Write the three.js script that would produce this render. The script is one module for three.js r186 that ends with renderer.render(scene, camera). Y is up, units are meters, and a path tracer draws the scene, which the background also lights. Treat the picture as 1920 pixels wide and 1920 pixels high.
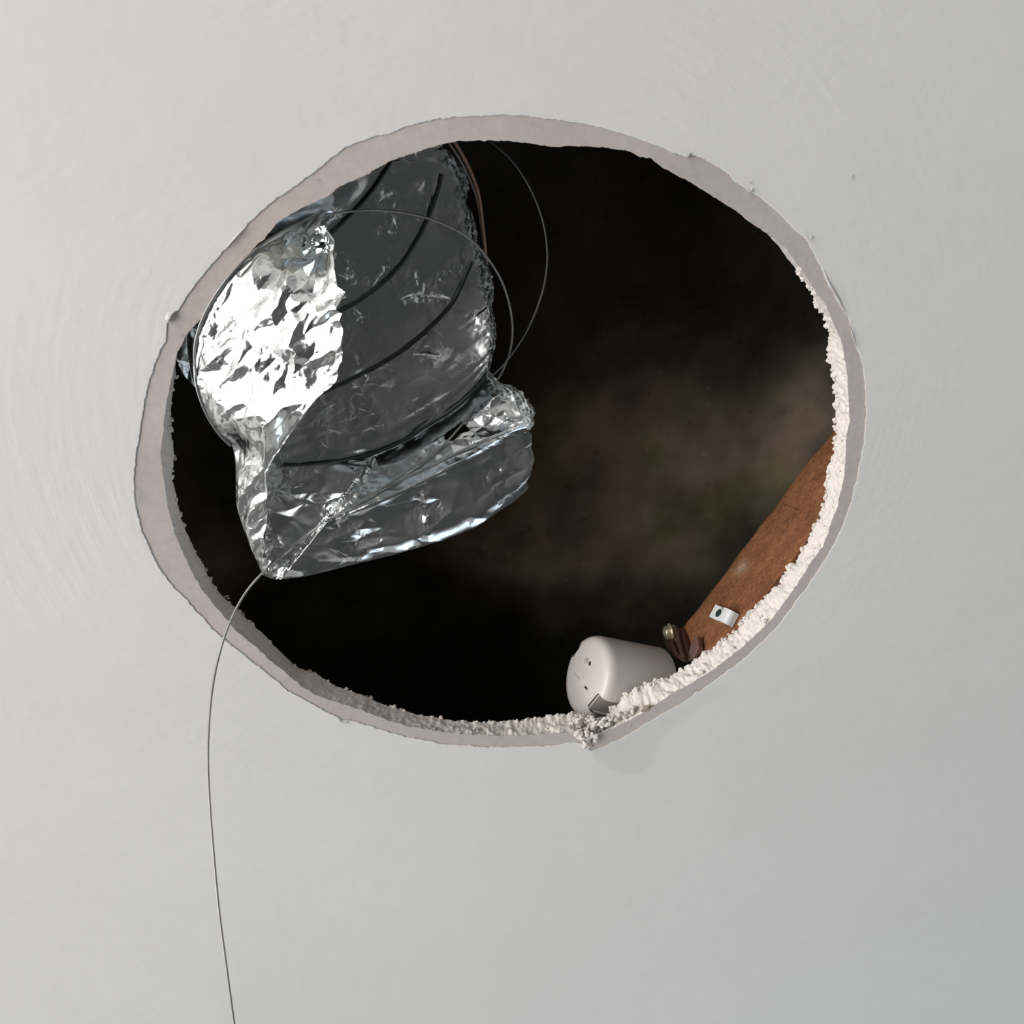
import * as THREE from 'three';
import { RectAreaLightUniformsLib } from 'three/addons/lights/RectAreaLightUniformsLib.js';
import { ImprovedNoise } from 'three/addons/math/ImprovedNoise.js';
import { mergeGeometries, mergeVertices } from 'three/addons/utils/BufferGeometryUtils.js';
import { RoundedBoxGeometry } from 'three/addons/geometries/RoundedBoxGeometry.js';
import { Brush, Evaluator, SUBTRACTION, ADDITION } from 'three-bvh-csg';

// ---------------------------------------------------------------- camera, sky, lights, exposure
const scene = new THREE.Scene();
const CEIL = 2.4, HC = 0.45, FOCAL = 1800;            // ceiling height, lens below it, focal length in pixels of 1920
const camera = new THREE.PerspectiveCamera(2 * Math.atan(960 / FOCAL) * 180 / Math.PI, 1, 0.02, 60);
const upC = new THREE.Vector3((587 - 960) / FOCAL, (960 - 190) / FOCAL, -1).normalize();   // the zenith in camera axes
const xC = new THREE.Vector3(1, 0, 0).addScaledVector(upC, -upC.x).normalize();
const zC = new THREE.Vector3().crossVectors(xC, upC);
const rot = new THREE.Matrix4().set(xC.x, xC.y, xC.z, 0, upC.x, upC.y, upC.z, 0, zC.x, zC.y, zC.z, 0, 0, 0, 0, 1);
camera.position.set(0, CEIL - HC, 0);
camera.quaternion.setFromRotationMatrix(rot);
camera.focus = 0.52; camera.userData.fStop = 20;
scene.add(camera);

scene.background = new THREE.Color(0.55, 0.62, 0.7);
RectAreaLightUniformsLib.init();
const WIN1 = { y: 1.47, z: 0.6, w: 2.4, h: 1.5 }, WIN2 = { x: 1.0, y: 1.45, w: 1.9, h: 1.2 };
const ROOM = { x0: -1.75, x1: 2.3, z0: -2.1, z1: 2.7 };
const sunny = new THREE.RectAreaLight(new THREE.Color(1, 0.962, 0.935), 10.7, WIN1.w, WIN1.h);
sunny.position.set(ROOM.x0 + 0.01, WIN1.y, WIN1.z); sunny.lookAt(3, WIN1.y, WIN1.z); sunny.name = 'window_daylight'; scene.add(sunny);
const cool = new THREE.RectAreaLight(new THREE.Color(0.7, 0.84, 1), 2.2, WIN2.w, WIN2.h);
cool.position.set(WIN2.x, WIN2.y, ROOM.z0 + 0.01); cool.lookAt(WIN2.x, WIN2.y, 3); cool.name = 'window_skylight'; scene.add(cool);

const renderer = new THREE.WebGLRenderer();
renderer.toneMapping = THREE.LinearToneMapping;
renderer.toneMappingExposure = 0.66;
renderer.shadowMap.enabled = true;

// ---------------------------------------------------------------- helpers
let seed = 7;
const rnd = () => { seed = (seed * 1664525 + 1013904223) >>> 0; return seed / 4294967296; };
const rr = (a, b) => a + (b - a) * rnd();
const perlin = new ImprovedNoise();
const N = (x, y, z = 0.5) => perlin.noise(x + 31.7, y + 17.3, z);
const fbm = (x, y, z = 0.5, o = 4) => { let s = 0, a = 0.5; for (let i = 0; i < o; i++) { s += a * N(x, y, z + i * 7.1); x *= 2.03; y *= 2.03; a *= 0.5; } return s; };
const ss = (a, b, x) => { const t = Math.min(1, Math.max(0, (x - a) / (b - a))); return t * t * (3 - 2 * t); };
const lerp = (a, b, t) => a + (b - a) * t;
const V = (x, y, z) => new THREE.Vector3(x, y, z);
// the point that the photograph shows at (px, py), lying mm millimetres above the underside of the ceiling
function P(px, py, mm = 0) {
  const d = V((px - 960) / FOCAL, (960 - py) / FOCAL, -1).applyMatrix4(rot);
  return d.multiplyScalar((HC + mm / 1000) / d.y).add(camera.position);
}
const used = {};
function numbered(n) { const k = used[n] = (used[n] ?? -1) + 1; return k ? `${n}_${String(k).padStart(3, '0')}` : n; }
function shadows(m) { m.castShadow = m.receiveShadow = true; return m; }
function thing(name, label, category, pos, kind) {
  const g = new THREE.Group(); g.name = numbered(name); g.position.copy(pos); scene.add(g);
  if (kind) g.userData = { kind, label }; else g.userData = { label, category };
  return g;
}
// a part: geometry given in world axes is moved into the axes of its (unturned) thing
function part(name, geo, mat, parent, world = true, label) {
  if (world && parent !== scene) geo.translate(-parent.position.x, -parent.position.y, -parent.position.z);
  const m = shadows(new THREE.Mesh(geo, mat)); m.name = name; parent.add(m);
  if (label) m.userData.label = label;
  return m;
}
function struct(name, geo, mat, label) {
  const m = shadows(new THREE.Mesh(geo, mat)); m.name = name; m.userData = { kind: 'structure' };
  if (label) m.userData.label = label;
  scene.add(m); return m;
}
function box(x0, x1, y0, y1, z0, z1) {
  return new THREE.BoxGeometry(x1 - x0, y1 - y0, z1 - z0).translate((x0 + x1) / 2, (y0 + y1) / 2, (z0 + z1) / 2);
}
function tex(size, fn, color) {          // fn(u, v) -> [r, g, b] or grey, 0..1
  const d = new Uint8Array(size * size * 4);
  for (let j = 0; j < size; j++) for (let i = 0; i < size; i++) {
    const c = fn((i + 0.5) / size, (j + 0.5) / size), k = (j * size + i) * 4;
    for (let q = 0; q < 3; q++) d[k + q] = Math.max(0, Math.min(255, 255 * (c.length ? c[q] : c)));
    d[k + 3] = 255;
  }
  const t = new THREE.DataTexture(d, size, size, THREE.RGBAFormat);
  t.magFilter = t.minFilter = THREE.LinearFilter; t.wrapS = t.wrapT = THREE.MirroredRepeatWrapping;
  if (color) t.colorSpace = THREE.SRGBColorSpace;
  t.needsUpdate = true; return t;
}
const std = (r, g, b, rough, more = {}) => new THREE.MeshStandardMaterial({ color: new THREE.Color().setRGB(r, g, b), roughness: rough, side: THREE.DoubleSide, ...more });
function curve(pts, mm) { return new THREE.CatmullRomCurve3(pts.map(([x, y, h]) => P(x, y, h ?? mm)), false, 'centripetal'); }

// ---------------------------------------------------------------- the room
const carpet = std(0.05, 0.05, 0.05, 0.95), wallPaint = std(0.5, 0.5, 0.495, 0.8), white = std(0.75, 0.75, 0.74, 0.4);
const SLAB = CEIL + 0.215, t = 0.12, { x0, x1, z0, z1 } = ROOM;
struct('floor', box(x0 - t, x1 + t, -0.1, 0, z0 - t, z1 + t), carpet);
function wallWithWindow(along, at, thick, a0, a1, c, y, w, h) {   // four pieces round an opening, one mesh
  const g = [[a0, c - w / 2, 0, SLAB], [c + w / 2, a1, 0, SLAB], [c - w / 2, c + w / 2, 0, y - h / 2], [c - w / 2, c + w / 2, y + h / 2, SLAB]]
    .map(([s, e, b, u]) => along === 'z' ? box(at - thick, at, b, u, s, e) : box(s, e, b, u, at - thick, at));
  return mergeGeometries(g);
}
struct('wall_left', wallWithWindow('z', x0, t, z0 - t, z1 + t, WIN1.z, WIN1.y, WIN1.w, WIN1.h), wallPaint);
struct('wall_back', wallWithWindow('x', z0, t, x0, x1, WIN2.x, WIN2.y, WIN2.w, WIN2.h), wallPaint);
struct('wall_right', box(x1, x1 + t, 0, SLAB, z0 - t, z1 + t), wallPaint);
struct('wall_front', box(x0, x1, 0, SLAB, z1, z1 + t), wallPaint);
const glass = new THREE.MeshPhysicalMaterial({ color: 0xffffff, roughness: 0, transmission: 1, thickness: 0, side: THREE.DoubleSide });
for (const [nm, along, at, c, y, w, h] of [['window_1', 'z', x0, WIN1.z, WIN1.y, WIN1.w, WIN1.h], ['window_2', 'x', z0, WIN2.x, WIN2.y, WIN2.w, WIN2.h]]) {
  const g = new THREE.Group(); g.name = nm; g.userData = { kind: 'structure' }; scene.add(g);
  const bar = (s, e, b, u) => along === 'z' ? box(at - 0.09, at - 0.03, b, u, s, e) : box(s, e, b, u, at - 0.09, at - 0.03);
  const f = 0.05, l = c - w / 2, r = c + w / 2, b = y - h / 2, u = y + h / 2;
  part('window_frame', mergeGeometries([bar(l, l + f, b, u), bar(r - f, r, b, u), bar(l + f, r - f, b, b + f), bar(l + f, r - f, u - f, u), bar(c - f / 2, c + f / 2, b + f, u - f)]), white, g);
  part('pane', along === 'z' ? box(at - 0.065, at - 0.06, b + f, u - f, l + f, r - f) : box(l + f, r - f, b + f, u - f, at - 0.065, at - 0.06), glass, g);
}

// ---------------------------------------------------------------- the ceiling board and its ragged hole
const C0 = [945, 800];
const OUT = [[927,215],[1019,220],[1060,226],[1100,232],[1145,243],[1184,254],[1225,269],[1260,285],[1285,291],[1295,287],[1333,304],[1366,325],[1377,341],[1404,356],[1440,381],[1484,424],[1511,448],[1538,497],[1551,529],[1573,567],[1589,594],[1608,656],[1619,686],[1623,740],[1624,785],[1621,819],[1611,875],[1602,913],[1593,951],[1581,984],[1565,1019],[1537,1065],[1497,1122],[1455,1178],[1408,1223],[1367,1257],[1311,1296],[1228,1346],[1182,1375],[1134,1399],[1108,1408],[1098,1398],[1081,1391],[1049,1396],[984,1400],[888,1399],[807,1391],[726,1371],[658,1350],[642,1352],[632,1345],[597,1326],[542,1297],[518,1276],[464,1233],[426,1203],[388,1168],[350,1125],[312,1087],[280,1030],[263,987],[254,952],[250,900],[255,850],[263,800],[272,745],[286,692],[308,640],[315,598],[319,589],[335,581],[352,551],[384,510],[422,467],[460,424],[498,388],[552,348],[601,313],[647,275],[695,257],[736,247],[750,240],[785,228],[831,221],[880,216]];
const INN = [[900,264],[968,266],[1035,276],[1133,277],[1182,284],[1200,295],[1220,296],[1244,316],[1300,346],[1354,380],[1386,399],[1413,421],[1451,447],[1473,467],[1497,497],[1516,526],[1532,551],[1546,567],[1560,602],[1576,635],[1583,665],[1588,702],[1591,748],[1593,785],[1586,829],[1583,889],[1578,916],[1570,949],[1559,978],[1543,1024],[1521,1054],[1502,1084],[1478,1119],[1437,1171],[1397,1209],[1364,1236],[1334,1258],[1264,1298],[1208,1334],[1168,1356],[1122,1376],[1103,1397],[1090,1386],[1078,1372],[1049,1374],[984,1378],[904,1378],[839,1373],[774,1363],[726,1350],[681,1332],[636,1318],[594,1304],[565,1287],[529,1255],[512,1244],[485,1217],[445,1185],[420,1155],[374,1098],[350,1052],[328,1000],[316,957],[308,906],[301,849],[307,800],[312,755],[325,695],[333,662],[352,624],[373,602],[395,567],[425,527],[433,516],[460,481],[495,448],[520,418],[552,397],[606,372],[617,366],[639,349],[660,340],[691,326],[728,304],[782,285],[820,273],[852,265]];
const TOP = [[1451,453],[1465,472],[1489,502],[1513,535],[1524,553],[1527,570],[1549,597],[1554,621],[1553,648],[1553,673],[1560,697],[1565,724],[1569,757],[1566,794],[1565,829],[1556,870],[1551,913],[1543,949],[1529,984],[1508,1022],[1497,1049],[1475,1065],[1467,1092],[1451,1103],[1424,1130],[1397,1154],[1383,1179],[1356,1200],[1332,1219],[1307,1235],[1276,1255],[1254,1269],[1199,1288],[1168,1303],[1158,1320],[1139,1341],[1125,1358],[1105,1346],[1079,1337],[1045,1339],[984,1349],[920,1353],[839,1349],[758,1332],[703,1313],[681,1303],[623,1282],[594,1262],[561,1252],[521,1218],[502,1195],[464,1160],[445,1141],[420,1120],[396,1090],[382,1060],[364,1027],[340,971],[330,922],[323,900],[328,854],[320,800],[322,760],[330,700]];
function radial(poly) {                  // radius about C0 at an angle (radians, clockwise in the picture)
  const a = poly.map(([x, y]) => [Math.atan2(y - C0[1], x - C0[0]), Math.hypot(x - C0[0], y - C0[1])]).sort((p, q) => p[0] - q[0]);
  return th => {
    while (th > Math.PI) th -= 2 * Math.PI; while (th < -Math.PI) th += 2 * Math.PI;
    let k = a.findIndex(p => p[0] > th); const q = k < 0 ? [a[0][0] + 2 * Math.PI, a[0][1]] : a[k];
    const p = k < 0 ? a[a.length - 1] : k === 0 ? [a[a.length - 1][0] - 2 * Math.PI, a[a.length - 1][1]] : a[k - 1];
    return lerp(p[1], q[1], (th - p[0]) / (q[0] - p[0] || 1));
  };
}
const rOut = radial(OUT), rInn = radial(INN), rTop = radial(TOP), NR = 1800;
const ringAngle = i => i / NR * 2 * Math.PI;
const noiseRing = (i, f, z) => { const th = ringAngle(i); return N(Math.cos(th) * f, Math.sin(th) * f, z); };
const at = (th, r, mm) => P(C0[0] + r * Math.cos(th), C0[1] + r * Math.sin(th), mm);
const outW = [], innW = [], topW = [], topSmooth = [], rough = [];
const centreW = P(C0[0], C0[1], 0);
for (let i = 0; i < NR; i++) {
  const th = ringAngle(i);
  outW.push(at(th, rOut(th) + 2.2 * noiseRing(i, 30, 1) + 1.6 * noiseRing(i, 90, 2), 0));
  innW.push(at(th, rInn(th) + 1.5 * noiseRing(i, 40, 3) + 1.2 * noiseRing(i, 120, 4), 0));
  let deg = th * 180 / Math.PI; if (deg > 270) deg -= 360;
  const seen = ss(-36, -30, deg) * (1 - ss(188, 194, deg));
  const cr = 0.3 + 0.7 * ss(-20, 0, deg) * (1 - ss(70, 100, deg));
  const jag = (Math.max(0, noiseRing(i, 30, 5)) * 9 + noiseRing(i, 60, 6) * 5 + noiseRing(i, 130, 8) * 2.5) * cr;
  const a = at(th, rTop(th) + 1 - jag, 12.5);
  const out = innW[i].clone().sub(centreW).setY(0).normalize();
  const b = innW[i].clone().addScaledVector(out, 0.0018).setY(CEIL + 0.0125);
  topSmooth.push(b.clone().lerp(at(th, rTop(th) + 1, 12.5), seen));
  topW.push(b.lerp(a, seen));
  rough.push(0.16 + 0.84 * ss(-25, 0, deg) * (1 - ss(95, 125, deg)));   // crumbly where the saw tore, cleaner to the lower left
}
const ceilUV = (g) => {                   // uv over the part of the ceiling in view, mirrored beyond
  const p = g.attributes.position, uv = new Float32Array(p.count * 2);
  for (let i = 0; i < p.count; i++) { uv[2 * i] = (p.getX(i) - centreW.x) / 0.76 + 0.5; uv[2 * i + 1] = (p.getZ(i) - centreW.z) / 0.76 + 0.5; }
  g.setAttribute('uv', new THREE.BufferAttribute(uv, 2)); return g;
};
function sheetWithHole(ring, y, X0, X1, Z0, Z1) {
  const s = new THREE.Shape([[X0, Z0], [X1, Z0], [X1, Z1], [X0, Z1]].map(([x, z]) => new THREE.Vector2(x, z)));
  s.holes.push(new THREE.Path(ring.map(p => new THREE.Vector2(p.x, p.z))));
  const g = new THREE.ShapeGeometry(s), p = g.attributes.position;
  for (let i = 0; i < p.count; i++) p.setXYZ(i, p.getX(i), y, p.getY(i));
  g.computeVertexNormals(); return ceilUV(g);
}
function loft(rings, closed = true) {     // rings of equal length -> strip surface
  const n = rings[0].length, pos = [], uv = [], idx = [], m = closed ? n + 1 : n;
  rings.forEach((r, k) => { for (let i = 0; i < m; i++) { const p = r[i % n]; pos.push(p.x, p.y, p.z); uv.push(i / n * 11, k / (rings.length - 1) * 0.14); } });
  for (let k = 0; k < rings.length - 1; k++) for (let i = 0; i < m - 1; i++) { const a = k * m + i, b = a + m; idx.push(a, a + 1, b, b, a + 1, b + 1); }
  const g = new THREE.BufferGeometry();
  g.setAttribute('position', new THREE.Float32BufferAttribute(pos, 3)); g.setAttribute('uv', new THREE.Float32BufferAttribute(uv, 2)); g.setIndex(idx);
  g.computeVertexNormals(); return g;
}
const toCeilPx = (u, v) => {              // picture pixel of a ceiling uv
  const d = V(centreW.x + (u - 0.5) * 0.76, CEIL, centreW.z + (v - 0.5) * 0.76).sub(camera.position).applyMatrix4(rot.clone().transpose());
  return [960 + FOCAL * d.x / -d.z, 960 - FOCAL * d.y / -d.z];
};
const insidePoly = (poly, x, y) => { let c = false; for (let i = 0, j = poly.length - 1; i < poly.length; j = i++) { const [a, b] = poly[i], [e, f] = poly[j]; if ((b > y) !== (f > y) && x < (e - a) * (y - b) / (f - b) + a) c = !c; } return c; };
const SMEAR = [[1108,1400],[1118,1420],[1136,1436],[1162,1447],[1192,1449],[1214,1445],[1226,1420],[1232,1392],[1252,1370],[1310,1330],[1380,1285],[1330,1280],[1240,1335],[1170,1375]];
const paintMap = tex(1024, (u, v) => {
  const [x, y] = toCeilPx(u, v), n = fbm(u * 7, v * 7, 2.2, 3) * 0.02 + fbm(u * 60, v * 60, 5.2, 2) * 0.012;
  let k = 0; for (const [dx, dy] of [[-5, 0], [5, 0], [0, -5], [0, 5], [0, 0]]) k += insidePoly(SMEAR, x + dx + 6 * N(x / 14, y / 14), y + dy + 6 * N(x / 14, y / 14, 9)) / 5;
  k *= 0.75 * (1 - 0.8 * ss(1200, 1370, x));
  return [0.905 + n - k * 0.05, 0.905 + n - k * 0.042, 0.893 + n * 1.1 - k * 0.042];
}, true);
const paintBump = tex(2048, (u, v) => {
  const du = u - 0.5, dv = v - 0.5, r = Math.hypot(du, dv), th = Math.atan2(dv, du);
  const roller = fbm(u * 120, v * 120, 1.1, 3) * 0.10;
  const wave = fbm(u * 9, v * 9, 8.1, 2) * 0.55;
  const near = 1 - ss(0.27, 0.42, r);
  const strokes = (fbm(r * 190, th * 5, 3.3, 3)) * 0.22 * near * (0.5 + N(th * 3, r * 6));
  const drag = fbm((u + v * 0.6) * 16, (v - u * 0.6) * 150, 6.6, 2) * 0.12 * (0.5 + N(u * 6, v * 6, 4));
  return 0.5 + roller + wave * 0.5 + strokes + drag;
});
for (const m of [paintMap, paintBump]) m.wrapS = m.wrapT = THREE.MirroredRepeatWrapping;
const paint = std(1, 1, 1, 0.62, { map: paintMap, bumpMap: paintBump, bumpScale: 0.0006 });
const paperMap = tex(1024, (u, v) => { const n = fbm(u * 260, v * 260, 1.5, 2) * 0.05 + fbm(u * 20, v * 20, 3.5, 3) * 0.05, s = N(u * 420, v * 420, 6.5) > 0.7 ? -0.1 : 0; return [0.765 + n + s, 0.73 + n + s, 0.712 + n + s]; }, true);
const paper = std(1, 1, 1, 0.85, { map: paperMap });
const plasterBump = tex(512, (u, v) => 0.5 + fbm(u * 24, v * 24, 2.1, 4) * 0.8);
const gypsum = std(0.75, 0.705, 0.66, 0.95, { bumpMap: plasterBump, bumpScale: 0.0008 });
const backing = std(0.30, 0.27, 0.23, 0.95);

const ceiling = new THREE.Group(); ceiling.name = 'ceiling';
ceiling.userData = { kind: 'structure', label: 'pale painted plasterboard ceiling with a large ragged sawn hole' };
ceiling.position.set(centreW.x, CEIL, centreW.z); scene.add(ceiling);
const LIP = 0.00045;
part('paint_layer', mergeGeometries([
  sheetWithHole(outW.map(p => p), CEIL - LIP, x0, x1, z0, z1),
  ceilUV(loft([outW.map((p, i) => p.clone().setY(CEIL - LIP)), outW.map(p => p.clone().addScaledVector(p.clone().sub(centreW).setY(0).normalize(), -0.0003).setY(CEIL - 0.00035)), outW.map(p => p.clone().setY(CEIL + 0.0002))])),
].map(g => { g.deleteAttribute('normal'); const h = g.index ? g.toNonIndexed() : g; h.computeVertexNormals(); return h; })), paint, ceiling);
part('face_paper', sheetWithHole(innW, CEIL, x0, x1, z0, z1), paper, ceiling, true, 'bare pinkish grey face paper round the hole');
{ // sawn gypsum core: a rough wall from the face paper up to the back
  const K = 14, rings = [];
  for (let k = 0; k <= K; k++) {
    const f = k / K;
    rings.push(innW.map((p, i) => {
      const q = p.clone().lerp(topSmooth[i], f).addScaledVector(topW[i].clone().sub(topSmooth[i]), f ** 4); q.y = CEIL + 0.0002 + f * 0.0123;
      const out = q.clone().sub(centreW).setY(0).normalize(), th = ringAngle(i), R = rough[i];
      const w = Math.sin(Math.PI * Math.min(1, 0.12 + f)) ;
      const n3 = k => perlin.noise(q.x * k + 40, q.y * k + 7, q.z * k + 90);
      const d = (n3(160) * 0.0012 + n3(420) * 0.0009 + n3(900) * 0.0006 - Math.max(0, n3(520)) * 0.0012 * ss(0.4, 0.9, f)) * R * (0.25 + w);
      return q.addScaledVector(out, d + 0.0003 * (1 - f)).setY(q.y + (k === K ? 0.0012 * noiseRing(i, 60, 12) * R : 0));
    }));
  }
  part('gypsum_core', loft(rings), gypsum, ceiling, true, 'chalky white sawn edge of the board');
  const last = rings[K], away = last.map(p => p.clone().addScaledVector(p.clone().sub(centreW).setY(0).normalize(), 0.02).setY(CEIL + 0.0129));
  part('back_paper', mergeGeometries([loft([last, away]), sheetWithHole(away, CEIL + 0.0129, x0, x1, z0, z1)].map(g => { const h = g.index ? g.toNonIndexed() : g; h.computeVertexNormals(); return h; })), backing, ceiling);
}
function lump(r, y = 0.75) {              // a small angular lump
  const g = mergeVertices(new THREE.IcosahedronGeometry(r, 1).deleteAttribute('uv').deleteAttribute('normal')), p = g.attributes.position, s = rr(0, 90);
  for (let i = 0; i < p.count; i++) { const k = 1 + 0.75 * N(p.getX(i) / r * 1.3 + s, p.getY(i) / r * 1.3, p.getZ(i) / r * 1.3); p.setXYZ(i, p.getX(i) * k, p.getY(i) * k * y, p.getZ(i) * k); }
  const h = g.toNonIndexed(); h.computeVertexNormals();
  h.setAttribute('uv', new THREE.BufferAttribute(new Float32Array(h.attributes.position.count * 2), 2)); return h;
}
{ // crumbs clinging to the sawn edge: more than anyone could count
  const gs = [];
  for (let n = 0; n < 620; n++) {
    const deg = n < 500 ? rr(-28, 96) : rr(96, 190), i = Math.floor(((deg + 360) % 360) / 360 * NR), f = rnd() < 0.85 ? rr(0.82, 1.02) : rr(0.05, 0.9);
    if (deg > 96 && f < 0.75) continue;
    const q = innW[i].clone().lerp(topW[i], f); q.y = CEIL + 0.0006 + f * 0.0122;
    q.addScaledVector(q.clone().sub(centreW).setY(0).normalize(), rr(-0.0006, 0.0008));
    gs.push(lump(Math.pow(rnd(), 2.2) * 0.0014 + 0.00035).rotateY(rr(0, 6)).translate(q.x, q.y, q.z));
  }
  for (let n = 0; n < 230; n++) {         // heap where the last piece of board snapped off
    const a = rnd(), q = P(lerp(1085, 1125, a) + rr(-22, 20), lerp(1352, 1362, a) + rr(-14, 22), rr(2, 12));
    gs.push(lump(rr(0.0004, 0.0016)).translate(q.x, q.y, q.z));
  }
  for (let n = 0; n < 200; n++) {         // the crumbled end of the strip of board to its right
    const a = rnd(), q = n < 130 ? P(lerp(1080, 1114, a) + rr(-4, 4), lerp(1378, 1374, a) + rr(-6, 6) + 18 * rnd() * ss(0.1, 0.6, a), rr(-2.6, 4)) : P(lerp(1112, 1196, a) + rr(-3, 3), lerp(1366, 1334, a) + rr(-11, 3), rr(0.6, 4));
    gs.push(lump(rr(0.0006, 0.0017)).translate(q.x, q.y, q.z));
  }
  const m = part('gypsum_crumbs', mergeGeometries(gs), gypsum, ceiling); m.userData.kind = 'stuff';
}
// the snapped corner of board hanging out at the bottom of the hole
function tornPiece(pts, mmBottom, mmTop, sub = 7) {   // a lump of board with an outline in the picture and rough sides
  const bottom = [], top = [];
  pts.forEach((a, i) => { const b = pts[(i + 1) % pts.length]; for (let s = 0; s < sub; s++) { const f = s / sub, x = lerp(a[0], b[0], f) + 3 * N(i * 3.1 + f * 4, 2), y = lerp(a[1], b[1], f) + 3 * N(i * 3.1 + f * 4, 7); bottom.push(P(x, y, lerp(a[2] ?? mmBottom, b[2] ?? mmBottom, f) + 0.8 * N(i * 3 + f * 5, 5))); top.push(P(x + 4 * N(i * 2 + f * 6, 4), y + 2 * N(i * 2 + f * 6, 9), mmTop + 1.2 * N(i * 2 + f * 3, 3))); } });
  const c = r => { const m = r.reduce((s, p) => s.add(p), V(0, 0, 0)).multiplyScalar(1 / r.length); return r.map(p => p.clone().lerp(m, 0.92)); };
  return loft([c(bottom), bottom, bottom.map((p, i) => p.clone().lerp(top[i], 0.5)), top, c(top)]);
}
part('paper_tatter', tornPiece([[1204, 1323], [1220, 1319], [1216, 1331], [1201, 1335]], -0.6, 0.3, 3), std(0.45, 0.36, 0.27, 0.9), ceiling);
for (const [x, y, r] of [[690, 1308, 9], [585, 1262, 10], [425, 1120, 6], [455, 1152, 6], [382, 1066, 6], [325, 858, 7]]) {   // tatters of back paper curling over the edge
  const g = []; for (let k = 0; k < 5; k++) { const q = P(x + rr(-r, r), y + rr(-r, r) * 0.45, rr(11, 14)); g.push(lump(r * 0.00011, 0.45).rotateX(rr(-0.8, 0.8)).translate(q.x, q.y, q.z)); }
  part('paper_tatter', mergeGeometries(g), std(0.52, 0.44, 0.36, 0.95), ceiling);
}
function flake(pts, w, lift) {            // a curl of paint peeling from the edge
  const c = curve(pts, -0.9), rings = [], M = 20;
  for (let s = 0; s <= 4; s++) rings.push(Array.from({ length: M + 1 }, (_, i) => { const f = i / M, p = c.getPoint(f), tg = c.getTangent(f), n = V(tg.z, 0, -tg.x).normalize(); const wd = w * Math.sin(Math.PI * Math.min(0.97, Math.max(0.03, f))) * (1 + 0.4 * N(f * 9, s)); return p.addScaledVector(n, (s / 4 - 0.5) * wd).add(V(0, -lift * Math.sin(s / 4 * Math.PI * 0.6) * Math.sin(Math.PI * f), 0)); }));
  return loft(rings, false);
}
for (const [p, w, l] of [
  [[[315, 606], [314, 597], [319, 589], [330, 582]], 0.0022, 0.0016], [[[1278, 290], [1287, 291], [1296, 286]], 0.0016, 0.001], [[[1397, 353], [1404, 357], [1412, 352]], 0.0012, 0.0014],
  [[[1510, 441], [1516, 447], [1520, 445], [1518, 441]], 0.0008, 0.001], [[[1544, 505], [1558, 535], [1575, 566], [1590, 596]], 0.0016, 0.0008], [[[1590, 600], [1602, 635], [1607, 655]], 0.001, 0.0008],
  [[[634, 1346], [642, 1353], [654, 1350]], 0.0016, 0.001], [[[252, 905], [253, 930], [256, 950]], 0.001, 0.0008], [[[420, 470], [445, 440], [462, 424]], 0.0007, 0.0005], [[[1590, 328], [1595, 331], [1597, 327]], 0.0009, 0.0012], [[[1401, 339], [1405, 342], [1408, 345]], 0.0006, 0.001]])
  part('paint_flake', flake(p, w, l), paint, ceiling);

// ---------------------------------------------------------------- the dark void above the board
// stained concrete: lit patch and surrounding shade painted in with the olive-brown mottling
const litStainAt = P(1235, 905, 215), litStainB = P(1090, 985, 215);
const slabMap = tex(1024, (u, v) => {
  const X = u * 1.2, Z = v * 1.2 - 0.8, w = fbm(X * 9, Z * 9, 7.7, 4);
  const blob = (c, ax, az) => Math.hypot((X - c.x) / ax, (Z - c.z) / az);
  const k = 1 - ss(0.35, 1.25, Math.min(blob(litStainAt, 0.17, 0.13), blob(litStainB, 0.09, 0.07)) + w * 0.9);
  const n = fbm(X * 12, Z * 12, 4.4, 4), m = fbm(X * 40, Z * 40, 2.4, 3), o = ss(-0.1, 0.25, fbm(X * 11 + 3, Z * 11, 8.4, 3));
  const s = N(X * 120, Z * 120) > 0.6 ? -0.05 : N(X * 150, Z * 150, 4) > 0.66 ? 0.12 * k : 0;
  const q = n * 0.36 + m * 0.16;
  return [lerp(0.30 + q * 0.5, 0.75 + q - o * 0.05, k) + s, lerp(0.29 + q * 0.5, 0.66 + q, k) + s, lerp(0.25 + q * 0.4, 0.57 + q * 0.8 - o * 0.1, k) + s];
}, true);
const slabBump = tex(512, (u, v) => 0.5 + fbm(u * 16, v * 16, 1.4, 4));
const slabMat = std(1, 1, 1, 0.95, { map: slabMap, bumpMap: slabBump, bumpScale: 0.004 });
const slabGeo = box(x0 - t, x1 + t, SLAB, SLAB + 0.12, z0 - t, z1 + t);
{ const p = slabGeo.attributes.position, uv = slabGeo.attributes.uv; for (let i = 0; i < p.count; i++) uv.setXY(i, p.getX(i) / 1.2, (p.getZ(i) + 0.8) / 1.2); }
struct('concrete_slab', slabGeo, slabMat, 'stained concrete soffit above the hole with a lit patch and shade painted in');

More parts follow.
